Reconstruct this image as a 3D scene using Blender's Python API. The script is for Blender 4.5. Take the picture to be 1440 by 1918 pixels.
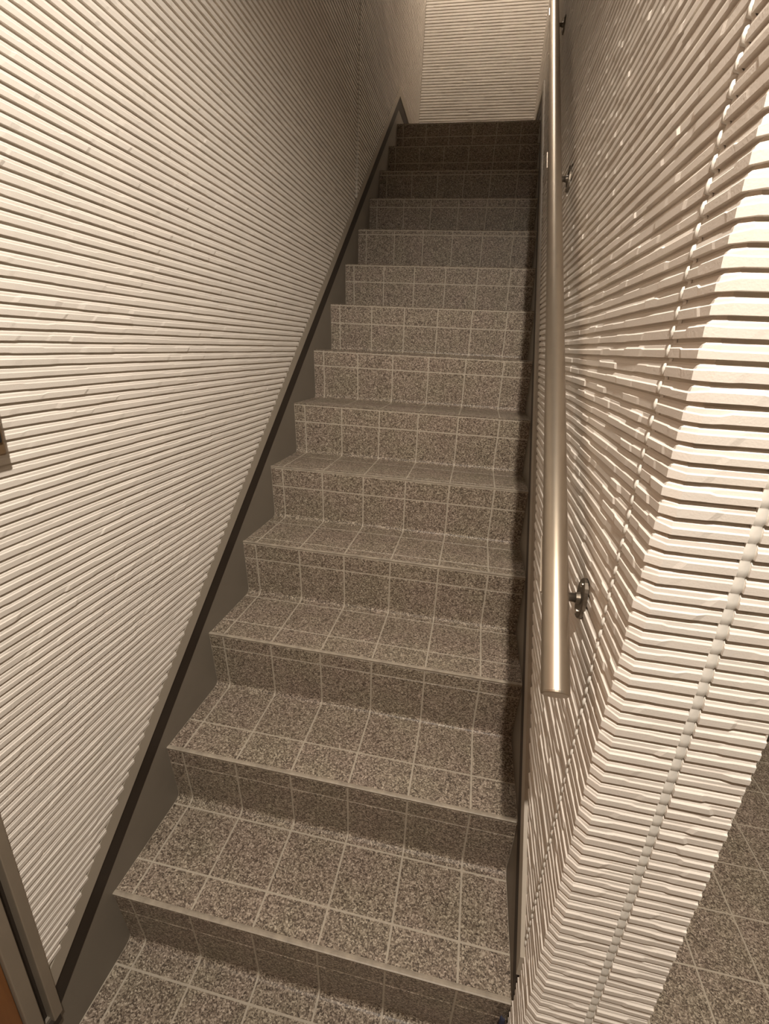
import bpy, math, random
from mathutils import Vector, Matrix
import numpy as np

random.seed(7)
scene = bpy.context.scene
for o in list(bpy.data.objects):
    bpy.data.objects.remove(o)
COL = scene.collection

# ------------------------------------------------------------------ camera
CAM = Vector((0.65486, -0.59111, 1.42473))
RIGHT = Vector((0.980097, 0.192588, 0.048157))
UP = Vector((-0.109791, 0.323748, 0.939752))
FWD = Vector((-0.165394, 0.926335, -0.338449))
cd = bpy.data.cameras.new('camera')
cam = bpy.data.objects.new('camera', cd)
COL.objects.link(cam)
m = Matrix.Identity(4)
for i in range(3):
    m[i][0] = RIGHT[i]; m[i][1] = UP[i]; m[i][2] = -FWD[i]; m[i][3] = CAM[i]
cam.matrix_world = m
cd.sensor_fit = 'HORIZONTAL'
cd.sensor_width = 36.0
cd.lens = 871.165 / 1440 * 36.0
cd.clip_start = 0.02
scene.camera = cam

# ------------------------------------------------------------------ world, light, exposure
w = bpy.data.worlds.new('night')
scene.world = w
w.use_nodes = True
w.node_tree.nodes['Background'].inputs[0].default_value = (0.02, 0.018, 0.015, 1)
w.node_tree.nodes['Background'].inputs[1].default_value = 0.3
vs = scene.view_settings
vs.view_transform = 'Standard'
vs.look = 'None'
vs.exposure = 1.55
vs.gamma = 1.0
vs.use_curve_mapping = False

WARM = (1.0, 0.905, 0.79)
HALL_LAMP = Vector((0.697, -0.78, 2.50))
LANDING_LAMP = Vector((0.42, 3.42, 5.02))
HALL_POWER = 54.0
LANDING_POWER = 16.5
SIDE_FILL = Vector((1.75, 0.10, 2.50))  # unseen lamp added to brighten the hall floor right of the stair wall
SIDE_FILL_POWER = 14.0


def lamp_light(name, loc, power, radius, angle=None, blend=1.0):
    if angle:
        l = bpy.data.lights.new(name, 'SPOT'); l.spot_size = angle; l.spot_blend = blend
    else:
        l = bpy.data.lights.new(name, 'POINT')
    l.energy = power; l.color = WARM; l.shadow_soft_size = radius
    o = bpy.data.objects.new(name, l)
    COL.objects.link(o)
    o.location = loc
    return o


lamp_light('hall_lamp_light', HALL_LAMP, HALL_POWER, 0.022, math.radians(180), 0.44)
lamp_light('side_fill_light', SIDE_FILL, SIDE_FILL_POWER, 0.03)
lamp_light('landing_lamp_light', LANDING_LAMP, LANDING_POWER, 0.09)

# ------------------------------------------------------------------ dimensions
R, T = 0.198416, 0.234612          # riser, going
M = R / T                          # pitch of the flight
NS = 14                            # risers
XL, XR = -0.043, 0.859             # clear width of the flight
OV = 0.022                         # nosing overhang
TILE = 0.15
LAND_Z = NS * R
LAND_Y = (NS - 1) * T
BACK_Y = 3.95
WALL_L, WALL_R = -0.0425, 0.863     # back plane of the ridged siding
CORNER_Y = -0.084
END_X = 1.031
HALL_CEIL = 2.62
C_STR, C_CH, C_FL = 0.062, 0.130, 0.180   # height above the nosing line: stringer top, channel top, flashing top


# ------------------------------------------------------------------ materials
def new_mat(name):
    mt = bpy.data.materials.new(name)
    mt.use_nodes = True
    nt = mt.node_tree
    return mt, nt, nt.nodes['Principled BSDF']


def noise_bump(nt, b, scale, strength, dist=0.001, detail=4.0):
    g = nt.nodes.new('ShaderNodeNewGeometry')
    n = nt.nodes.new('ShaderNodeTexNoise')
    n.inputs['Scale'].default_value = scale
    n.inputs['Detail'].default_value = detail
    nt.links.new(g.outputs['Position'], n.inputs['Vector'])
    bp = nt.nodes.new('ShaderNodeBump')
    bp.inputs['Strength'].default_value = strength
    bp.inputs['Distance'].default_value = dist
    nt.links.new(n.outputs['Fac'], bp.inputs['Height'])
    nt.links.new(bp.outputs['Normal'], b.inputs['Normal'])
    return g, n


def plain(name, col, rough=0.6, metal=0.0, var=0.06, scale=14.0, bump=0.15, bscale=180.0, spec=0.5):
    mt, nt, b = new_mat(name)
    b.inputs['Roughness'].default_value = rough
    b.inputs['Metallic'].default_value = metal
    b.inputs['Specular IOR Level'].default_value = spec
    g, n = noise_bump(nt, b, bscale, bump)
    n2 = nt.nodes.new('ShaderNodeTexNoise')
    n2.inputs['Scale'].default_value = scale
    n2.inputs['Detail'].default_value = 5.0
    nt.links.new(g.outputs['Position'], n2.inputs['Vector'])
    r = nt.nodes.new('ShaderNodeValToRGB')
    r.color_ramp.elements[0].position = 0.3
    r.color_ramp.elements[1].position = 0.7
    r.color_ramp.elements[0].color = tuple(c * (1 - var) for c in col) + (1,)
    r.color_ramp.elements[1].color = tuple(min(1, c * (1 + var)) for c in col) + (1,)
    nt.links.new(n2.outputs['Fac'], r.inputs[0])
    nt.links.new(r.outputs[0], b.inputs['Base Color'])
    return mt


def vinyl(name):
    """speckled granite-print vinyl: small chips of several browns"""
    mt, nt, b = new_mat(name)
    L = nt.links
    g = nt.nodes.new('ShaderNodeNewGeometry')
    wob = nt.nodes.new('ShaderNodeTexNoise')
    wob.inputs['Scale'].default_value = 240.0
    wob.inputs['Detail'].default_value = 2.0
    L.new(g.outputs['Position'], wob.inputs['Vector'])
    mx = nt.nodes.new('ShaderNodeMix'); mx.data_type = 'VECTOR'
    mx.inputs['Factor'].default_value = 0.006
    L.new(g.outputs['Position'], mx.inputs['A'])
    L.new(wob.outputs['Color'], mx.inputs['B'])
    v = nt.nodes.new('ShaderNodeTexVoronoi')
    v.inputs['Scale'].default_value = 370.0
    L.new(mx.outputs['Result'], v.inputs['Vector'])
    sep = nt.nodes.new('ShaderNodeSeparateColor')
    L.new(v.outputs['Color'], sep.inputs[0])
    ramp = nt.nodes.new('ShaderNodeValToRGB')
    cr = ramp.color_ramp
    cr.interpolation = 'LINEAR'
    cols = [(0.0, (0.057, 0.044, 0.035)), (0.22, (0.113, 0.090, 0.072)), (0.45, (0.201, 0.166, 0.135)),
            (0.68, (0.290, 0.250, 0.208)), (0.86, (0.391, 0.346, 0.295)), (1.0, (0.538, 0.487, 0.423))]
    cr.elements[0].position = 0.0; cr.elements[0].color = cols[0][1] + (1,)
    cr.elements[1].position = 1.0; cr.elements[1].color = cols[-1][1] + (1,)
    for ps, c in cols[1:-1]:
        e = cr.elements.new(ps); e.color = c + (1,)
    L.new(sep.outputs[0], ramp.inputs[0])
    # broad drift of hue, pinkish to olive
    hue = nt.nodes.new('ShaderNodeTexNoise')
    hue.inputs['Scale'].default_value = 9.0
    hue.inputs['Detail'].default_value = 3.0
    L.new(g.outputs['Position'], hue.inputs['Vector'])
    hr = nt.nodes.new('ShaderNodeValToRGB')
    hr.color_ramp.elements[0].position = 0.35
    hr.color_ramp.elements[1].position = 0.65
    hr.color_ramp.elements[0].color = (1.05, 0.975, 0.925, 1)
    hr.color_ramp.elements[1].color = (1.01, 0.985, 0.885, 1)
    L.new(hue.outputs['Fac'], hr.inputs[0])
    mul = nt.nodes.new('ShaderNodeMix'); mul.data_type = 'RGBA'; mul.blend_type = 'MULTIPLY'
    mul.inputs['Factor'].default_value = 1.0
    L.new(ramp.outputs[0], mul.inputs['A'])
    L.new(hr.outputs[0], mul.inputs['B'])
    L.new(mul.outputs['Result'], b.inputs['Base Color'])
    b.inputs['Roughness'].default_value = 0.46
    b.inputs['Specular IOR Level'].default_value = 0.42
    bp = nt.nodes.new('ShaderNodeBump')
    bp.inputs['Strength'].default_value = 0.35
    bp.inputs['Distance'].default_value = 0.0008
    L.new(sep.outputs[1], bp.inputs['Height'])
    L.new(bp.outputs['Normal'], b.inputs['Normal'])
    return mt


MAT = {}
MAT['siding'] = plain('cream_siding', (0.755, 0.700, 0.635), 0.82, var=0.035, scale=9, bump=0.25, bscale=420, spec=0.3)
MAT['groove'] = plain('cream_siding_groove', (0.66, 0.605, 0.525), 0.9, var=0.04, bump=0.2, spec=0.2)
MAT['caulk'] = plain('pale_caulk', (0.74, 0.71, 0.65), 0.4, var=0.05, bump=0.1)
MAT['vinyl'] = vinyl('speckled_vinyl_tile')
MAT['grout'] = plain('beige_joint', (0.44, 0.385, 0.31), 0.6, var=0.08, scale=60, bump=0.2)
MAT['nosing'] = plain('worn_beige_nosing', (0.35, 0.30, 0.237), 0.5, var=0.22, scale=45, bump=0.3, bscale=300)
MAT['stringer'] = plain('taupe_painted_board', (0.21, 0.183, 0.148), 0.55, var=0.05, scale=5, bump=0.2)
MAT['flashing'] = plain('beige_metal_flashing', (0.40, 0.352, 0.288), 0.45, var=0.03, bump=0.05)
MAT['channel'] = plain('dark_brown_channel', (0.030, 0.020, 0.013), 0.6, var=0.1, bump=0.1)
MAT['rail'] = plain('champagne_aluminium', (0.43, 0.365, 0.29), 0.36, metal=0.9, var=0.03, scale=30, bump=0.03, bscale=900)
MAT['bracket'] = plain('dark_bronze_metal', (0.17, 0.142, 0.112), 0.38, metal=0.85, var=0.05, bump=0.03)
MAT['screw'] = plain('steel_screw', (0.70, 0.64, 0.56), 0.25, metal=1.0, var=0.03, bump=0.0)
MAT['jamb'] = plain('greige_door_jamb', (0.25, 0.207, 0.158), 0.5, var=0.05, bump=0.1)
MAT['plaster'] = plain('taupe_plaster', (0.15, 0.125, 0.095), 0.9, var=0.03, bump=0.2)
MAT['base'] = plain('dark_brown_baseboard', (0.085, 0.062, 0.042), 0.5, var=0.1, bump=0.1)
MAT['box'] = plain('bronze_plate', (0.19, 0.125, 0.07), 0.4, metal=0.4, var=0.05, bump=0.05)
MAT['black'] = plain('black_plastic', (0.012, 0.010, 0.009), 0.4, var=0.1, bump=0.05)
MAT['navy'] = plain('navy_surface', (0.022, 0.026, 0.055), 0.75, var=0.35, scale=60, bump=0.5, bscale=240)
MAT['lamp_white'] = plain('white_enamel', (0.75, 0.74, 0.71), 0.4, var=0.02, bump=0.02)


def wood(name):
    mt, nt, b = new_mat(name)
    g = nt.nodes.new('ShaderNodeNewGeometry')
    mp = nt.nodes.new('ShaderNodeMapping')
    mp.inputs['Scale'].default_value = (30, 30, 2.5)
    nt.links.new(g.outputs['Position'], mp.inputs[0])
    n = nt.nodes.new('ShaderNodeTexNoise')
    n.inputs['Scale'].default_value = 3.0
    n.inputs['Detail'].default_value = 6.0
    nt.links.new(mp.outputs[0], n.inputs['Vector'])
    r = nt.nodes.new('ShaderNodeValToRGB')
    r.color_ramp.elements[0].color = (0.16, 0.058, 0.014, 1)
    r.color_ramp.elements[1].color = (0.27, 0.11, 0.030, 1)
    nt.links.new(n.outputs['Fac'], r.inputs[0])
    nt.links.new(r.outputs[0], b.inputs['Base Color'])
    b.inputs['Roughness'].default_value = 0.45
    return mt


MAT['wood'] = wood('orange_brown_wood')


def glow(name, col, s):
    mt, nt, b = new_mat(name)
    b.inputs['Base Color'].default_value = (0.8, 0.8, 0.78, 1)
    b.inputs['Emission Color'].default_value = col + (1,)
    b.inputs['Emission Strength'].default_value = s
    return mt


MAT['glow'] = glow('lamp_diffuser', WARM, 6.0)

# ------------------------------------------------------------------ object helpers
WORLD = {}          # object name -> world origin, so children can be placed by world position


def empty(name, loc, parent=None):
    o = bpy.data.objects.new(name, None)
    o.empty_display_size = 0.1
    COL.objects.link(o)
    place(o, loc, parent)
    return o


def place(o, loc, parent=None):
    loc = Vector(loc)
    WORLD[o.name] = loc
    if parent is not None:
        o.parent = parent
        o.location = loc - WORLD[parent.name]
    else:
        o.location = loc


def mesh_from(name, vs_, fs, mat, smooth=False):
    me = bpy.data.meshes.new(name)
    me.from_pydata([tuple(v) for v in vs_], [], fs)
    me.materials.append(MAT[mat])
    if smooth:
        me.polygons.foreach_set('use_smooth', [True] * len(me.polygons))
    me.update()
    return me


def obj(name, vs_, fs, mat, parent=None, org=None, smooth=False):
    """one mesh object from world-space vertices"""
    a = np.asarray(vs_, dtype=float)
    if org is None:
        lo, hi = a.min(0), a.max(0)
        org = ((lo[0] + hi[0]) / 2, (lo[1] + hi[1]) / 2, lo[2])
    a = a - np.asarray(org)
    o = bpy.data.objects.new(name, mesh_from(name, a.tolist(), fs, mat, smooth))
    COL.objects.link(o)
    place(o, org, parent)
    return o


def inst(name, me, loc, parent=None, rx=0.0):
    o = bpy.data.objects.new(name, me)
    COL.objects.link(o)
    place(o, loc, parent)
    o.rotation_euler = (rx, 0, 0)
    return o


def tag(o, label, cat, group=None):
    o['label'] = label
    o['category'] = cat
    if group:
        o['group'] = group
    return o


def struct(o, label=None, cat=None):
    o['kind'] = 'structure'
    if label:
        o['label'] = label
    if cat:
        o['category'] = cat
    return o


def box(x0, x1, y0, y1, z0, z1):
    v = [(x0, y0, z0), (x1, y0, z0), (x1, y1, z0), (x0, y1, z0), (x0, y0, z1), (x1, y0, z1), (x1, y1, z1), (x0, y1, z1)]
    f = [(0, 3, 2, 1), (4, 5, 6, 7), (0, 1, 5, 4), (1, 2, 6, 5), (2, 3, 7, 6), (3, 0, 4, 7)]
    return v, f


def bevel_box(x0, x1, y0, y1, z0, z1, c):
    """box with chamfered vertical and horizontal edges"""
    import bmesh
    bm = bmesh.new()
    v, f = box(x0, x1, y0, y1, z0, z1)
    bv = [bm.verts.new(p) for p in v]
    for q in f:
        bm.faces.new([bv[i] for i in q])
    bmesh.ops.bevel(bm, geom=bm.edges[:], offset=c, segments=2, affect='EDGES', profile=0.5)
    bm.verts.index_update()
    vs_ = [tuple(p.co) for p in bm.verts]
    fs = [tuple(p.index for p in q.verts) for q in bm.faces]
    bm.free()
    return vs_, fs


def prism_yz(poly, x0, x1):
    """extrude a y-z polygon along x"""
    n = len(poly)
    v = [(x0, y, z) for y, z in poly] + [(x1, y, z) for y, z in poly]
    f = [tuple(range(n)), tuple(range(2 * n - 1, n - 1, -1))]
    for i in range(n):
        j = (i + 1) % n
        f.append((i, i + n, j + n, j))
    return v, f


def tube(path, rad, seg=24, cap=True):
    """tube along a polyline, constant frame by parallel transport; rad number or list"""
    pts = [Vector(q) for q in path]
    rads = rad if isinstance(rad, (list, tuple)) else [rad] * len(pts)
    v, f = [], []
    prev = None
    for i, q in enumerate(pts):
        if i == 0:
            d = pts[1] - q
        elif i == len(pts) - 1:
            d = q - pts[i - 1]
        else:
            d = (pts[i + 1] - q).normalized() + (q - pts[i - 1]).normalized()
        d.normalize()
        if prev is None:
            a = d.orthogonal().normalized()
        else:
            a = (prev - d * prev.dot(d)).normalized()
        prev = a
        b = d.cross(a)
        for k in range(seg):
            t = 2 * math.pi * k / seg
            v.append(q + (a * math.cos(t) + b * math.sin(t)) * rads[i])
    for i in range(len(pts) - 1):
        for k in range(seg):
            k2 = (k + 1) % seg
            f.append((i * seg + k, i * seg + k2, (i + 1) * seg + k2, (i + 1) * seg + k))
    if cap:
        f.append(tuple(range(seg - 1, -1, -1)))
        f.append(tuple((len(pts) - 1) * seg + k for k in range(seg)))
    return v, f


# ------------------------------------------------------------------ ridged siding
# profile of one ridge: (out from the groove, height above the groove) for pitch 19.1 mm
def profile(fo, bz, ch, s):
    return [(0.0, 0.0029 * s + bz), (0.0064 + fo, 0.0033 * s + bz), (0.0067 + fo, ch * s), (0.0050 + 0.35 * fo, (ch + 0.0016) * s),
            (0.0046, 0.0161 * s), (0.0020, 0.0184 * s), (0.0, 0.0188 * s)]


def ridge_mesh(z0, pitch, stations, closed_ends=True, depth=1.0):
    """stations: list of (base_xy, out_xy, along_xy, params, slant); returns world verts/faces of one ridge"""
    s = pitch / 0.0191
    v, f = [], []
    n = 7
    for (bx, by), (ox, oy), (ax, ay), prm, slant in stations:
        for (o, h) in profile(prm[0], prm[1], prm[2], s):
            sh = slant * (h - 0.011 * s)
            o *= depth
            v.append((bx + ox * o + ax * sh, by + oy * o + ay * sh, z0 + h))
    for i in range(len(stations) - 1):
        a = i * n
        for k in range(n - 1):
            f.append((a + k, a + k + 1, a + n + k + 1, a + n + k))
    if closed_ends:
        f.append(tuple(range(n - 1, -1, -1)))
        e = (len(stations) - 1) * n
        f.append(tuple(e + k for k in range(n)))
    return v, f


def rough_stations(p0, along, out, length, rng, lo=0.03, hi=0.10, soft=False):
    """straight run of split-face segments, each a little proud, sunk or skewed"""
    st = []
    amp = 0.5 if soft else 0.85
    mk = lambda: (amp * rng.choice((-0.0012, -0.0006, 0.0, 0.0007, 0.0013)), rng.uniform(-0.0005, 0.0005), rng.choice((0.0106, 0.0113, 0.0119, 0.0124)))
    u = 0.0
    prm = mk()
    P = lambda q: (p0[0] + along[0] * q, p0[1] + along[1] * q)
    st.append((P(0.0), out, along, prm, 0.0))
    while True:
        u2 = u + rng.uniform(lo, hi)
        if u2 > length - 0.02:
            break
        sl = rng.choice((-0.6, 0.4, 0.9, 1.2)) if soft else rng.choice((-0.5, -0.2, 0.2, 0.6))
        skew = rng.uniform(-0.0006, 0.0006)
        st.append((P(u2 - 0.002), out, along, (prm[0] + skew, prm[1], prm[2]), sl))
        prm = mk()
        tr = rng.choice((0.004, 0.007, 0.012)) if soft else rng.choice((0.003, 0.004, 0.006, 0.010))
        st.append((P(u2 + tr), out, along, prm, sl))
        u = u2 + 0.010
    st.append((P(length), out, along, prm, 0.0))
    return st


PITCH_L, PITCH_R, PITCH_B = 0.01790, 0.01930, 0.01850
CAULK_L = 2.030
TOP_INDIV = 2.98


def cut_y(z, c=C_FL):
    """where the sloping flashing meets height z"""
    return (z - R - c) / M


CEIL_TOP = 5.15


def ceil_z(y):
    return min(CEIL_TOP, HALL_CEIL + max(0.0, (y + 0.2)) * 0.80)


FL_LAND = 2.992       # top of the flashing along the landing
Y_APEX = cut_y(FL_LAND)


# ---- left wall
LEFT_END = -0.168
poly = [(LEFT_END, 0.20), (LEFT_END, ceil_z(LEFT_END)), (-0.2 + (CEIL_TOP - HALL_CEIL) / 0.8, CEIL_TOP), (BACK_Y + 0.02, CEIL_TOP),
        (BACK_Y + 0.02, FL_LAND), (Y_APEX, FL_LAND), (cut_y(0.20), 0.20)]
poly[-1] = (max(LEFT_END + 0.001, cut_y(0.20)), 0.20)
v, f = prism_yz(poly, WALL_L - 0.06, WALL_L)
wall_left = struct(obj('wall_left', v, f, 'groove'), 'left stairwell wall of cream ridged siding above sloping flashing', 'wall')
rng = random.Random(11)
z = 1.4026 - 0.002 - PITCH_L * 80
far = ([], [])


def add(acc, v, f):
    b = len(acc[0])
    acc[0].extend(v)
    acc[1].extend([tuple(i + b for i in q) for q in f])


def stair_wall_ridges(parent, wallx, sgn, pitch, zstart, near_start, caulk, rng, near_name='siding_ridge'):
    """near lengths are single ridges; far or high ones join into one panel"""
    high, far_ = ([], []), ([], [])
    z = zstart
    while z + pitch < CEIL_TOP:
        zc = z + 0.5 * pitch
        y_lo = -0.2 + (z + pitch - HALL_CEIL) / 0.8 if z + pitch > HALL_CEIL else -9
        ya = max(near_start, y_lo)
        y_cut = cut_y(zc) if zc < FL_LAND else BACK_Y
        out = (sgn, 0.0)
        yb = min(caulk - 0.004, y_cut)
        if yb - ya > 0.012:
            vv, ff = ridge_mesh(z, pitch, rough_stations((wallx, ya), (0, 1), out, yb - ya, rng, soft=sgn > 0), depth=0.72 if sgn > 0 else 0.92)
            if zc < TOP_INDIV:
                obj(near_name, vv, ff, 'siding', parent, org=(wallx, ya, z))
            else:
                add(high, vv, ff)
        yc = max(caulk + 0.004, y_lo)
        if y_cut - yc > 0.02:
            vv, ff = ridge_mesh(z, pitch, rough_stations((wallx, yc), (0, 1), out, y_cut - yc, rng, 0.06, 0.18, soft=sgn > 0), depth=0.72 if sgn > 0 else 0.92)
            add(far_, vv, ff)
        z += pitch
    o = obj('siding_panel', far_[0], far_[1], 'siding', parent)
    o['kind'] = 'stuff'
    o = obj('siding_panel', high[0], high[1], 'siding', parent)
    o['kind'] = 'stuff'


stair_wall_ridges(wall_left, WALL_L, 1, PITCH_L, z, LEFT_END + 0.002, CAULK_L, rng)


def caulk_strip(parent, base, out, along, pitch, zs, ze, half, depth=0.0035, bulge=0.0012, gr=0.45):
    """bead of sealant that follows the ridges down a vertical joint"""
    v, f = [], []
    rows = []
    z = zs
    while z < ze:
        for fr, d in ((0.04, gr), (0.13, gr), (0.22, 1.0), (0.58, 1.05), (0.84, 0.85), (0.95, gr * 1.1)):
            rows.append((z + fr * pitch, depth * d))
        z += pitch
    for i, (zz, d) in enumerate(rows):
        k = i % 6
        wj = half * (0.82 if k in (0, 1, 5) else 1.0)
        for a, o in ((-wj, d * 0.45), (-wj * 0.55, d + bulge * 0.7), (0.0, d + bulge), (wj * 0.55, d + bulge * 0.7), (wj, d * 0.45)):
            v.append((base[0] + along[0] * a + out[0] * o, base[1] + along[1] * a + out[1] * o, zz))
    for i in range(len(rows) - 1):
        for k in range(4):
            a = i * 5 + k
            f.append((a, a + 1, a + 6, a + 5))
    return obj('caulk_joint', v, f, 'caulk', parent, smooth=True)


caulk_strip(wall_left, (WALL_L, CAULK_L), (1, 0), (0, 1), PITCH_L, 2.10, 4.3, 0.010, 0.0085, 0.0025, 0.6)

# ---- right wall
poly = [(0.0, 0.30), (0.0, ceil_z(0.0)), (-0.2 + (CEIL_TOP - HALL_CEIL) / 0.8, CEIL_TOP), (BACK_Y + 0.02, CEIL_TOP),
        (BACK_Y + 0.02, FL_LAND), (Y_APEX, FL_LAND), (cut_y(R + C_FL + 0.004), R + C_FL + 0.004)]
v, f = prism_yz(poly, WALL_R, WALL_R + 0.05)
wall_right = struct(obj('wall_right', v, f, 'groove'), 'right stairwell wall of cream ridged siding behind the handrail', 'wall')
rng = random.Random(23)
ZR0 = 1.3069 - 0.0191 - PITCH_R * 67
stair_wall_ridges(wall_right, WALL_R, -1, PITCH_R, ZR0, 0.006, 1.93, rng)
caulk_strip(wall_right, (WALL_R, 1.93), (-1, 0), (0, 1), PITCH_R, 2.05, 4.2, 0.006, 0.005)
caulk_strip(wall_right, (WALL_R, 0.0015), (-1, 0), (0, 1), PITCH_R, ZR0 + PITCH_R * math.ceil((0.33 - ZR0) / PITCH_R), 2.58, 0.0042, 0.0066, 0.0012, 0.2)

# ---- outside corner piece (L shaped, both legs ridged)
pl = [(WALL_R, 0.0), (WALL_R, CORNER_Y + 0.0055), (WALL_R + 0.0070, CORNER_Y), (0.951, CORNER_Y), (0.951, 0.0)]
v = [(x, y, 0.0) for x, y in pl] + [(x, y, HALL_CEIL) for x, y in pl]
f = [(0, 1, 2, 3, 4), (9, 8, 7, 6, 5)] + [(i, (i + 1) % 5, (i + 1) % 5 + 5, i + 5) for i in range(5)]
corner = struct(obj('trim_1', v, f, 'groove'), 'outside corner piece of cream ridged siding at the foot of the stairs', 'corner trim')
rng = random.Random(31)
z = ZR0
while z + PITCH_R < HALL_CEIL:
    if z > 0.0:
        st = []
        mk = lambda: (rng.uniform(-0.0009, 0.0009), rng.uniform(-0.0004, 0.0004), rng.choice((0.0100, 0.0112, 0.0118, 0.0126)))
        p1, p2 = mk(), mk()
        yj = rng.uniform(-0.055, -0.025)
        st.append(((WALL_R, -0.004), (-1, 0), (0, 1), p1, 0))
        st.append(((WALL_R, yj), (-1, 0), (0, 1), p1, 0.6))
        st.append(((WALL_R, yj - 0.005), (-1, 0), (0, 1), p2, 0.6))
        st.append(((WALL_R, CORNER_Y + 0.0055), (-1, 0), (0, 1), p2, 0))
        p3, p4 = mk(), mk()
        st.append(((WALL_R + 0.0070, CORNER_Y), (0, -1), (1, 0), p3, 0))
        xj = rng.uniform(0.885, 0.925)
        st.append(((xj, CORNER_Y), (0, -1), (1, 0), p3, 0.7))
        st.append(((xj + 0.008, CORNER_Y), (0, -1), (1, 0), p4, 0.7))
        st.append(((0.9425, CORNER_Y), (0, -1), (1, 0), p4, 0))
        vv, ff = ridge_mesh(z, PITCH_R, st)
        obj('siding_ridge', vv, ff, 'siding', corner, org=(WALL_R, CORNER_Y, z))
    z += PITCH_R

# ---- end wall beyond the joint
v, f = box(0.951, END_X - 0.002, CORNER_Y, 2.0, 0.0, HALL_CEIL)
wall_end = struct(obj('wall_end', v, f, 'groove'), 'narrow end face of the stair wall in cream ridged siding', 'wall')
rng = random.Random(37)
z = ZR0
while z + PITCH_R < HALL_CEIL:
    if z > 0.0:
        st = rough_stations((0.955, CORNER_Y), (1, 0), (0, -1), END_X - 0.955, rng, 0.022, 0.05)
        vv, ff = ridge_mesh(z, PITCH_R, st)
        obj('siding_ridge', vv, ff, 'siding', wall_end, org=(0.955, CORNER_Y, z))
    z += PITCH_R
caulk_strip(wall_end, (0.9487, CORNER_Y), (0, -1), (1, 0), PITCH_R, ZR0 + PITCH_R, 2.58, 0.0072, 0.0052, 0.0005, 0.8)
v, f = box(END_X - 0.0015, END_X + 0.0003, CORNER_Y - 0.0045, CORNER_Y + 0.03, 0.0, HALL_CEIL)
obj('edge_strip', v, f, 'siding', wall_end)

# ---- back wall of the landing: one ridged sheet, ridges only a few pixels apart
v, f = box(WALL_L, 2.0, BACK_Y, BACK_Y + 0.06, LAND_Z - 0.1, CEIL_TOP)
wall_back = struct(obj('wall_back', v, f, 'groove'), 'cream ridged wall above the top of the stairs', 'wall')
rng = random.Random(41)
acc = ([], [])
z = LAND_Z + 0.10
while z + PITCH_B < CEIL_TOP:
    st = rough_stations((WALL_L + 0.008, BACK_Y), (1, 0), (0, -1), 1.9, rng, 0.05, 0.16)
    vv, ff = ridge_mesh(z, PITCH_B, st, depth=0.75)
    add(acc, vv, ff)
    z += PITCH_B
o = obj('siding_panel', acc[0], acc[1], 'siding', wall_back)
o['kind'] = 'stuff'


# ------------------------------------------------------------------ sloping flashing and dark channel on both sides
def slope_band(c0, c1, y0, zl0, zl1, xa, xb, y_end=BACK_Y):
    """band between two offsets from the nosing line, turning level along the landing"""
    ya0 = (zl0 - R - c0) / M
    ya1 = (zl1 - R - c1) / M
    poly = [(y0, y0 * M + R + c0), (ya0, zl0), (y_end, zl0), (y_end, zl1), (ya1, zl1), (y0, y0 * M + R + c1)]
    return prism_yz(poly, xa, xb)


ZL = (2.872, 2.940, FL_LAND)
v, f = slope_band(C_CH, C_FL + 0.003, -0.166, ZL[1], ZL[2] + 0.003, WALL_L - 0.03, -0.0382)
tl = struct(obj('trim_2', v, f, 'flashing'), 'beige metal flashing sloping under the left ridged wall', 'flashing')
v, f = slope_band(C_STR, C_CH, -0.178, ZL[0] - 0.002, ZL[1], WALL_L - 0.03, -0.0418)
obj('dark_channel', v, f, 'channel', tl)

v, f = slope_band(C_CH, C_FL + 0.003, -0.012, ZL[1], ZL[2] + 0.003, 0.8490, WALL_R + 0.03)
tr = struct(obj('trim_3', v, f, 'flashing'), 'beige metal flashing sloping under the right ridged wall', 'flashing')
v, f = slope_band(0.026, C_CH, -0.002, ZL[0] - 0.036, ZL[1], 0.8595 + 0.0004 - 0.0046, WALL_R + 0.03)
obj('dark_channel', v, f, 'channel', tr)

# ------------------------------------------------------------------ staircase
stairs = tag(empty('staircase', (0.408, 0.0, 0.0)), 'straight flight of stairs in speckled brown tile print with beige joints', 'staircase')

RISER_LINE = {1: 0.068, 2: 0.056, 3: 0.047, 4: 0.060, 5: 0.073, 6: 0.070, 7: 0.063, 8: 0.079, 9: 0.076, 10: 0.023, 11: 0.042, 12: 0.022, 13: 0.087, 14: 0.071}
TREAD_LINE = {1: 0.082, 2: 0.103, 3: 0.080, 4: 0.045, 5: 0.030, 6: 0.060, 7: 0.050, 8: 0.090, 9: 0.070, 10: 0.060, 11: 0.04, 12: 0.08, 13: 0.05}
FLOOR_LINE = -0.033
RC = 0.017           # cove at the foot of each riser
LIFT = 0.0007
GAP = 0.0046
XS = [XL] + [TILE * i for i in range(6)] + [XR]


def unit_path(k):
    """polyline from nosing k down riser k, through the cove and out over the tread below"""
    N = Vector((0, (k - 1) * T, k * R))
    B = Vector((0, (k - 1) * T + OV, (k - 1) * R))
    d1 = (B - N).normalized()
    d2 = Vector((0, -1, 0))
    tl = RC * 1.107
    P0, P2 = B - d1 * tl, B + d2 * tl
    end = Vector((0, (k - 2) * T if k > 1 else FLOOR_LINE, (k - 1) * R))
    pts = [N, P0]
    for i in range(1, 6):
        t = i / 6
        pts.append(P0 * (1 - t) ** 2 + B * 2 * t * (1 - t) + P2 * t * t)
    pts.append(P2)
    if end.y < P2.y - 1e-4:
        pts.append(end)
    return pts, P2.y


def cum(pts):
    s = [0.0]
    for a, b in zip(pts, pts[1:]):
        s.append(s[-1] + (b - a).length)
    return s


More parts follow.
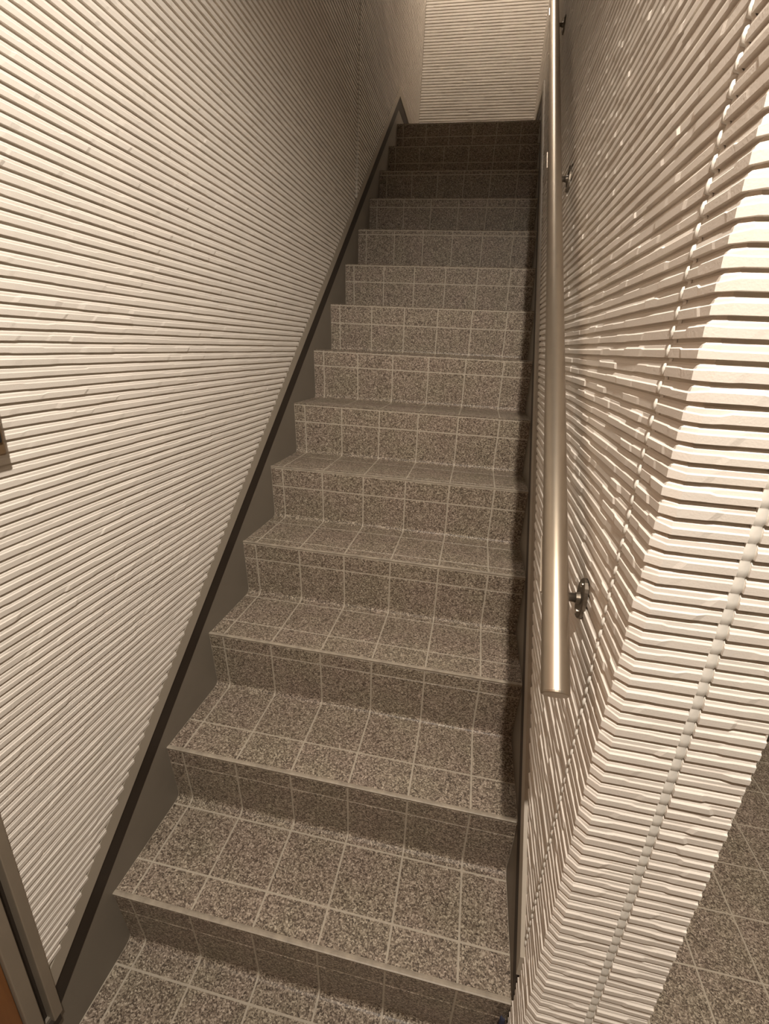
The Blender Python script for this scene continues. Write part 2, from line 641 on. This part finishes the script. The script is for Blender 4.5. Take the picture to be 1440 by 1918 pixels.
def at(pts, ss, s):
    for i in range(len(pts) - 1):
        if s <= ss[i + 1] or i == len(pts) - 2:
            t = (s - ss[i]) / (ss[i + 1] - ss[i])
            d = (pts[i + 1] - pts[i]).normalized()
            return pts[i].lerp(pts[i + 1], t), Vector((0, d.z, -d.y))   # outward normal
    return None


def s_at_y(pts, ss, y):
    """arc length where the lower part of the path reaches y"""
    for i in range(len(pts) - 1, 0, -1):
        a, b = pts[i - 1], pts[i]
        if min(a.y, b.y) <= y <= max(a.y, b.y) and abs(a.y - b.y) > 1e-6 and i >= 2:
            return ss[i - 1] + (a.y - y) / (a.y - b.y) * (b - a).length
    return None


def row_section(pts, ss, s0, s1):
    ps = [s0] + [s for s in ss if s0 + 1e-4 < s < s1 - 1e-4] + [s1]
    sec = []
    for q in ps:
        p, n = at(pts, ss, q)
        # smooth normal at bends
        p1, n1 = at(pts, ss, min(s1, q + 0.001))
        n = ((n + n1) / 2).normalized()
        sec.append((p, n))
    return sec


def tile_mesh(sec, width, org):
    """raised sheet following a section; eased edge all round"""
    v, f = [], []
    e = 0.0005
    n = len(sec)
    for i, (p, nn) in enumerate(sec):
        if i == 0:
            d = (sec[1][0] - p).normalized() * e
        elif i == n - 1:
            d = (sec[-2][0] - p).normalized() * e
        else:
            d = Vector((0, 0, 0))
        q = p - org
        t = q + nn * LIFT + d
        v += [(-width / 2, q.y, q.z), (-width / 2 + e, t.y, t.z), (width / 2 - e, t.y, t.z), (width / 2, q.y, q.z)]
    for i in range(n - 1):
        a = i * 4
        for k in range(3):
            f.append((a + k, a + k + 1, a + 5 + k, a + 4 + k))
    f.append((3, 2, 1, 0))
    e_ = (n - 1) * 4
    f.append((e_, e_ + 1, e_ + 2, e_ + 3))
    return mesh_from('tile', v, f, 'vinyl')


steps = {}
paths = {k: unit_path(k) for k in range(1, NS + 1)}
for k in range(1, NS + 1):
    pts, cove_y = paths[k]
    up = [(p.y, p.z) for p in reversed(pts[:8])]        # from the cove end up to the nosing
    yn = paths[k + 1][1] if k < NS else LAND_Y + 0.22
    zk, zb = k * R, (k - 1) * R
    poly = up + [(yn, zk), (yn, zk - 0.05), ((k - 1) * T + OV + 0.03, zk - 0.05), ((k - 1) * T + OV + 0.03, zb - 0.03), (cove_y, zb - 0.03)]
    v, f = prism_yz(poly, XL, XR)
    st = obj('step', v, f, 'grout', stairs, org=((XL + XR) / 2, (k - 1) * T, zb))
    steps[k] = st

for k in range(1, NS + 1):
    pts, cove_y = paths[k]
    ss = cum(pts)
    s_cove = ss[7]
    lines = [0.006]
    rl = RISER_LINE[k]
    while rl < R - 0.012:
        lines.append(rl * (ss[1] + RC * 1.107) / R)
        rl += TILE
    if len(lines) > 1 and lines[-1] > ss[1] - 0.004:
        lines[-1] = ss[1] - 0.004
    tls = []
    if k > 1:
        d = TREAD_LINE[k - 1]
        y0 = (k - 2) * T
        while y0 + d < paths[k][1] + 0.012:
            s = s_at_y(pts, ss, y0 + d)
            if s:
                tls.append(s)
            d += TILE
        tls.append(ss[-1] - 0.0092)
    else:
        tls.append(ss[-1])
    lines = sorted(lines + tls)
    lines = [s for i, s in enumerate(lines) if i == 0 or s - lines[i - 1] > 0.008]
    for i in range(len(lines) - 1):
        g0 = 0.0005 if i == 0 else GAP / 2
        g1 = 0.0005 if (i == len(lines) - 2 and k > 1) else GAP / 2
        a, b = lines[i] + g0, lines[i + 1] - g1
        if b - a < 0.003:
            continue
        owner = steps[k] if (lines[i] < s_cove - 1e-4 or k == 1) else steps[k - 1]
        sec = row_section(pts, ss, a, b)
        mid = sec[0][0].copy()
        cache = {}
        for c in range(7):
            x0 = XS[c] + (0.0008 if c == 0 else GAP / 2)
            x1 = XS[c + 1] - (0.0008 if c == 6 else GAP / 2)
            wd = round(x1 - x0, 4)
            if wd not in cache:
                cache[wd] = tile_mesh(sec, wd, mid)
            inst('tile', cache[wd], ((x0 + x1) / 2, mid.y, mid.z), owner)

for k in range(1, NS + 1):
    y, z = (k - 1) * T, k * R
    sc = 0.75 if k <= 3 else (0.6 if k <= 5 else 0.45)
    prof = [(0.0096, 0.0), (0.0088, 0.0012), (0.0050, 0.0024), (0.0005, 0.0024), (-0.0018, 0.0010), (-0.0022, -0.0015), (-0.0010, -0.0050), (0.0003, -0.0058)]
    poly = [(y + a, z + b * sc) if b > 0 else (y + a * (sc if a < 0 else 1), z + b * sc) for a, b in prof] + [(y + 0.004, z - 0.003 * sc)]
    n = len(poly)
    # slightly uneven bead along the width
    xs = [XL + (XR - XL) * i / 12 for i in range(13)]
    rg = random.Random(100 + k)
    v, f = [], []
    for x in xs:
        j = rg.uniform(-0.0004, 0.0004)
        for (a, b) in poly:
            v.append((x, a, b + j * (1 if b > z - 0.001 else 0)))
    for i in range(12):
        for q in range(n):
            q2 = (q + 1) % n
            f.append((i * n + q, i * n + q2, (i + 1) * n + q2, (i + 1) * n + q))
    f.append(tuple(range(n)))
    f.append(tuple(12 * n + q for q in range(n - 1, -1, -1)))
    obj('nosing', v, f, 'nosing' if k <= 5 else 'vinyl', steps[k], org=((XL + XR) / 2, y, z))

# landing
v, f = box(XL, XR, LAND_Y + 0.22, BACK_Y, LAND_Z - 0.12, LAND_Z)
obj('landing', v, f, 'vinyl', stairs)


# stringers: painted boards against both walls
def stringer(xa, xb, y0, bottom):
    c = C_STR
    ya = (ZL[0] - R - c) / M
    if bottom:      # left board: level skirting at the foot
        zt = 0.128
        poly = [(-0.235, 0.0), (0.45, 0.0), (3.4, LAND_Z - 0.55), (BACK_Y, LAND_Z - 0.1), (BACK_Y, ZL[0]), (ya, ZL[0]), ((zt - R - c) / M, zt), (-0.235, zt)]
    else:
        poly = [(y0, 0.0), (0.3, 0.0), (3.4, LAND_Z - 0.55), (BACK_Y, LAND_Z - 0.1), (BACK_Y, ZL[0]), (ya, ZL[0]), (y0, y0 * M + R + c)]
    return prism_yz(poly, xa, xb)


v, f = stringer(XL - 0.02, XL, -0.235, True)
o = obj('stringer', v, f, 'stringer', stairs)
o['label'] = 'taupe painted skirting board along the left of the steps'
v, f = stringer(XR + 0.0005, XR + 0.0035, 0.006, False)
o = obj('stringer', v, f, 'stringer', stairs)
o['label'] = 'taupe painted skirting board along the right of the steps'

# ------------------------------------------------------------------ hall floor
v, f = box(-0.30, 2.30, -2.30, 1.35, -0.08, -0.0004)
floor = struct(obj('floor', v, f, 'grout'), 'hall floor in speckled brown tile print with beige joints', 'floor')
cache = {}


def flat_tile(wx, wy):
    key = (round(wx, 4), round(wy, 4))
    if key not in cache:
        e = 0.0005
        a, b = wx / 2, wy / 2
        v = [(-a, -b, 0), (a, -b, 0), (a, b, 0), (-a, b, 0), (-a + e, -b + e, LIFT + 0.0004), (a - e, -b + e, LIFT + 0.0004), (a - e, b - e, LIFT + 0.0004), (-a + e, b - e, LIFT + 0.0004)]
        f = [(4, 5, 6, 7), (0, 1, 5, 4), (1, 2, 6, 5), (2, 3, 7, 6), (3, 0, 4, 7)]
        cache[key] = mesh_from('tile', v, f, 'vinyl')
    return cache[key]


for iy in range(-10, 8):
    ya, yb = FLOOR_LINE + TILE * iy, FLOOR_LINE + TILE * (iy + 1)
    for ix in range(-1, 15):
        xa, xb = TILE * ix, TILE * (ix + 1)
        xa = max(xa, XL)
        if iy >= 0:
            if xb <= END_X + 0.005:
                continue
            xa = max(xa, END_X)
        if xb - xa < 0.01:
            continue
        me = flat_tile(xb - xa - GAP, yb - ya - GAP)
        inst('tile', me, ((xa + xb) / 2, (ya + yb) / 2, -0.0004), floor)

# ------------------------------------------------------------------ hall shell
v, f = box(-0.30, 2.30, -2.36, -2.30, 0.0, HALL_CEIL)
struct(obj('wall_front', v, f, 'plaster'), 'taupe hall wall facing the stairs', 'wall')
v, f = box(2.30, 2.36, -2.30, 1.21, 0.0, HALL_CEIL)
struct(obj('wall_hall_right', v, f, 'plaster'), 'taupe hall wall on the far right', 'wall')
v, f = box(END_X, 2.30, 1.15, 1.21, 0.0, HALL_CEIL)
struct(obj('wall_hall_back', v, f, 'plaster'), 'taupe hall wall right of the stair wall', 'wall')
v, f = bevel_box(END_X + 0.002, 2.298, 1.135, 1.149, 0.0, 0.12, 0.003)
struct(obj('baseboard_hall_back', v, f, 'base'), 'dark brown baseboard beyond the stair wall on the right', 'baseboard')
v, f = box(-0.30, 2.36, -2.36, -0.2, HALL_CEIL, HALL_CEIL + 0.06)
struct(obj('ceiling', v, f, 'plaster'), 'taupe hall ceiling', 'ceiling')
v, f = box(END_X - 0.002, 2.36, -0.2, 1.21, HALL_CEIL, HALL_CEIL + 0.06)
struct(obj('ceiling_hall', v, f, 'plaster'), 'taupe hall ceiling beside the stair wall', 'ceiling')
y1 = -0.2 + (CEIL_TOP - HALL_CEIL) / 0.8
v, f = prism_yz([(-0.2, HALL_CEIL), (y1, CEIL_TOP), (y1, CEIL_TOP + 0.06), (-0.2, HALL_CEIL + 0.06)], WALL_L - 0.06, END_X)
struct(obj('ceiling_slope', v, f, 'plaster'), 'taupe ceiling sloping above the stairs', 'ceiling')
v, f = box(WALL_L - 0.06, 2.06, y1, BACK_Y + 0.06, CEIL_TOP, CEIL_TOP + 0.06)
struct(obj('ceiling_landing', v, f, 'plaster'), 'taupe ceiling above the landing', 'ceiling')

# left wall of the hall: trim strip, dark gap, jamb and wooden door
v, f = bevel_box(WALL_L - 0.05, -0.0330, -0.1855, -0.1670, 0.118, HALL_CEIL, 0.0015)
tv = struct(obj('trim_4', v, f, 'flashing'), 'beige vertical trim closing the left ridged wall beside the door', 'trim')
tv.data.materials[0] = MAT['jamb']
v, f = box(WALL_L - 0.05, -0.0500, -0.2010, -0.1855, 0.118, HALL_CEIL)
obj('dark_channel', v, f, 'channel', tv)
v, f = box(WALL_L - 0.02, -0.0345, -0.1990, -0.1720, 0.098, 0.119)
obj('end_cap', v, f, 'channel', tv)

door = struct(empty('door_1', (-0.06, -0.66, 0.0)), 'orange brown wooden door in a greige frame at the left edge', 'door')
v, f = bevel_box(-0.085, -0.0350, -0.2265, -0.2010, 0.0, 2.10, 0.002)
obj('jamb', v, f, 'jamb', door)
v, f = bevel_box(-0.085, -0.0350, -1.1000, -1.0745, 0.0, 2.10, 0.002)
obj('jamb', v, f, 'jamb', door)
v, f = bevel_box(-0.085, -0.0350, -1.1000, -0.2010, 2.1005, 2.135, 0.002)
obj('head_jamb', v, f, 'jamb', door)
v, f = bevel_box(-0.080, -0.0420, -1.0740, -0.2270, 0.006, 2.098, 0.002)
leaf = obj('door_leaf', v, f, 'wood', door)
v, f = tube([(-0.042, -0.98, 1.0), (0.006, -0.98, 1.0), (0.010, -0.976, 1.0), (0.010, -0.88, 1.0)], 0.008, 12)
obj('handle', v, f, 'bracket', leaf, smooth=True)
v, f = box(-0.30, -0.0500, -2.30, -1.1005, 0.0, HALL_CEIL)
struct(obj('wall_hall_left', v, f, 'plaster'), 'taupe hall wall left of the door', 'wall')
v, f = box(-0.14, -0.0500, -1.1005, -0.2005, 2.1355, HALL_CEIL)
struct(obj('wall_over_door', v, f, 'plaster'), 'taupe wall above the left door', 'wall')

# ------------------------------------------------------------------ handrail
RX, RZ0, RR = 0.8047, 1.026, 0.0192
rail_y0, rail_y1 = -0.040, 3.15


def rail_pt(y):
    return Vector((RX, y, RZ0 + M * y))


hr = tag(empty('handrail', (RX, rail_y0, RZ0 + M * rail_y0)), 'round champagne metal handrail sloping up the right wall on dark brackets', 'handrail')
dirv = Vector((0, 1, M)).normalized()
p0, p1 = rail_pt(rail_y0), rail_pt(rail_y1)
v, f = tube([p0, p0.lerp(p1, 0.33), p0.lerp(p1, 0.66), p1], RR, 48, cap=False)
rail = obj('rail', v, f, 'rail', hr, org=p0, smooth=True)
v, f = tube([p0 - dirv * 0.0045, p0 - dirv * 0.0035, p0 - dirv * 0.001, p0 + dirv * 0.012], [0.0172, RR * 0.985, RR * 1.004, RR * 0.97], 48)
cap = obj('end_cap', v, f, 'rail', rail, org=p0)
v, f = tube([p1 - dirv * 0.01, p1 + dirv * 0.001, p1 + dirv * 0.0035, p1 + dirv * 0.0045], [RR * 0.97, RR * 1.004, RR * 0.985, 0.0172], 48)
obj('end_cap', v, f, 'rail', rail, org=p1)


def disc_x(c, r0, x0, x1, seg=28, sy=1.0, sz=1.0, ch=0.0015):
    """disc or oval facing -x between x1 (wall) and x0 (front)"""
    v, f = [], []
    for (x, rr) in ((x1, r0), (x0 + ch, r0), (x0, r0 - ch)):
        for k in range(seg):
            t = 2 * math.pi * k / seg
            v.append((x, c[1] + rr * sy * math.cos(t), c[2] + rr * sz * math.sin(t)))
    for i in range(2):
        for k in range(seg):
            k2 = (k + 1) % seg
            f.append((i * seg + k, (i + 1) * seg + k, (i + 1) * seg + k2, i * seg + k2))
    f.append(tuple(2 * seg + k for k in range(seg)))
    f.append(tuple(seg - 1 - k for k in range(seg)))
    return v, f


WF = WALL_R - 0.0066      # outer face of the ridges
for by in (0.108, 1.115, 2.140):
    fc = Vector((WF, by, RZ0 + M * by - 0.0560))
    v, f = disc_x(fc, 0.0300, WF - 0.006, WF + 0.001, 32, 0.72, 1.15)
    br = obj('bracket', v, f, 'bracket', hr, org=fc)
    br['label'] = 'dark oval wall flange with stem'
    # stem: out from the flange, then up under the rail
    e = Vector((RX, by, RZ0 + M * by))
    st = [fc + Vector((-0.003, 0, 0.0)), fc + Vector((-0.030, 0, 0.0)), Vector((RX + 0.012, by, fc.z + 0.002)), Vector((RX + 0.004, by, fc.z + 0.010)), Vector((RX, by, fc.z + 0.020)), e - Vector((0, 0, RR + 0.002))]
    v, f = tube(st, 0.0072, 16)
    obj('stem', v, f, 'bracket', br, org=fc, smooth=True)
    v, f = tube([fc + Vector((-0.004, 0, 0)), fc + Vector((-0.012, 0, 0))], [0.0105, 0.0085], 20)
    obj('collar', v, f, 'bracket', br, org=fc, smooth=False)
    for dz in (-0.0235, 0.0235):
        sc = fc + Vector((-0.0058, 0, dz))
        v, f = disc_x(sc, 0.0042, sc.x - 0.0022, sc.x, 12, 1, 1, 0.0012)
        obj('screw', v, f, 'screw', br, org=sc)
    # saddle plate: curved strip hugging the underside of the rail
    v, f = [], []
    nrm = Vector((0, -M, 1)).normalized()
    ns = 9
    for rr in (RR + 0.0003, RR + 0.0030):
        for s_ in (-0.048, 0.048):
            for i in range(ns):
                t = math.radians(180 + 20 + 140 * i / (ns - 1))
                v.append(e + dirv * s_ + Vector((1, 0, 0)) * math.cos(t) * rr + nrm * math.sin(t) * rr)
    for i in range(ns - 1):
        f.append((i, i + 1, ns + i + 1, ns + i))
        f.append((2 * ns + i, 3 * ns + i, 3 * ns + i + 1, 2 * ns + i + 1))
        f.append((i, 2 * ns + i, 2 * ns + i + 1, i + 1))
        f.append((ns + i, ns + i + 1, 3 * ns + i + 1, 3 * ns + i))
    for i in (0, ns - 1):
        f.append((i, ns + i, 3 * ns + i, 2 * ns + i))
    obj('saddle', v, f, 'rail', br, org=e - Vector((0, 0, RR)))

# ------------------------------------------------------------------ small things
# plate on the left wall at the picture's edge
v, f = bevel_box(-0.0385, -0.0200, -0.150, -0.0285, 1.243, 1.375, 0.003)
plate = obj('wall_plate', v, f, 'box')
tag(plate, 'small bronze plate with black panel on the left ridged wall', 'wall plate')
v, f = bevel_box(-0.0205, -0.0170, -0.141, -0.0345, 1.263, 1.366, 0.0015)
obj('panel', v, f, 'black', plate)

# unidentified crumpled dark blue item at the right end of the bottom riser
import bmesh
bm = bmesh.new()
bmesh.ops.create_icosphere(bm, subdivisions=3, radius=1.0)
rg = random.Random(5)
ph = [rg.uniform(0, 6.28) for _ in range(6)]
for q in bm.verts:
    c = q.co
    n_ = 0.16 * math.sin(5 * c.x + ph[0]) * math.cos(4 * c.y + ph[1]) + 0.13 * math.sin(7 * c.z + ph[2] + 3 * c.x) + 0.07 * math.sin(11 * c.y + ph[3])
    q.co = c * (1 + n_)
    q.co.x *= 0.0075; q.co.y *= 0.0085; q.co.z = max(-0.088, q.co.z * 0.09)
bm.verts.index_update()
v = [(q.co.x + 0.8450, q.co.y - 0.0120, q.co.z + 0.0886) for q in bm.verts]
f = [tuple(a.index for a in q.verts) for q in bm.faces]
bm.free()
tag(obj('crumpled_item', v, f, 'navy', smooth=True), 'small dark navy crumpled item on the floor against the bottom riser', 'oddment')


# ceiling lamps, out of the frame; the side one is added fill
def ceiling_lamp(loc, ceil, label):
    t = tag(empty('ceiling_lamp', (loc.x, loc.y, ceil)), label, 'lamp', 'small round ceiling lamps')
    n = 32
    prof = [(0.060, 0.0), (0.062, -0.010), (0.056, -0.045), (0.050, -0.050), (0.047, -0.046), (0.047, -0.004)]
    v, f = [], []
    for r_, h in prof:
        for k in range(n):
            a = 2 * math.pi * k / n
            v.append((loc.x + r_ * math.cos(a), loc.y + r_ * math.sin(a), ceil + h))
    for i in range(len(prof) - 1):
        for k in range(n):
            k2 = (k + 1) % n
            f.append((i * n + k, (i + 1) * n + k, (i + 1) * n + k2, i * n + k2))
    obj('housing', v, f, 'lamp_white', t, org=(loc.x, loc.y, ceil - 0.05), smooth=True)
    v, f = tube([(loc.x, loc.y, ceil - 0.003), (loc.x, loc.y, ceil - 0.040)], [0.046, 0.046], n)
    obj('diffuser', v, f, 'glow', t, org=(loc.x, loc.y, ceil - 0.04))


ceiling_lamp(HALL_LAMP, HALL_CEIL, 'small round white ceiling lamp above the foot of the stairs')
ceiling_lamp(SIDE_FILL, HALL_CEIL, 'small round white ceiling lamp added out of view to brighten the side hall floor')
ceiling_lamp(LANDING_LAMP, CEIL_TOP, 'small round white ceiling lamp above the landing')
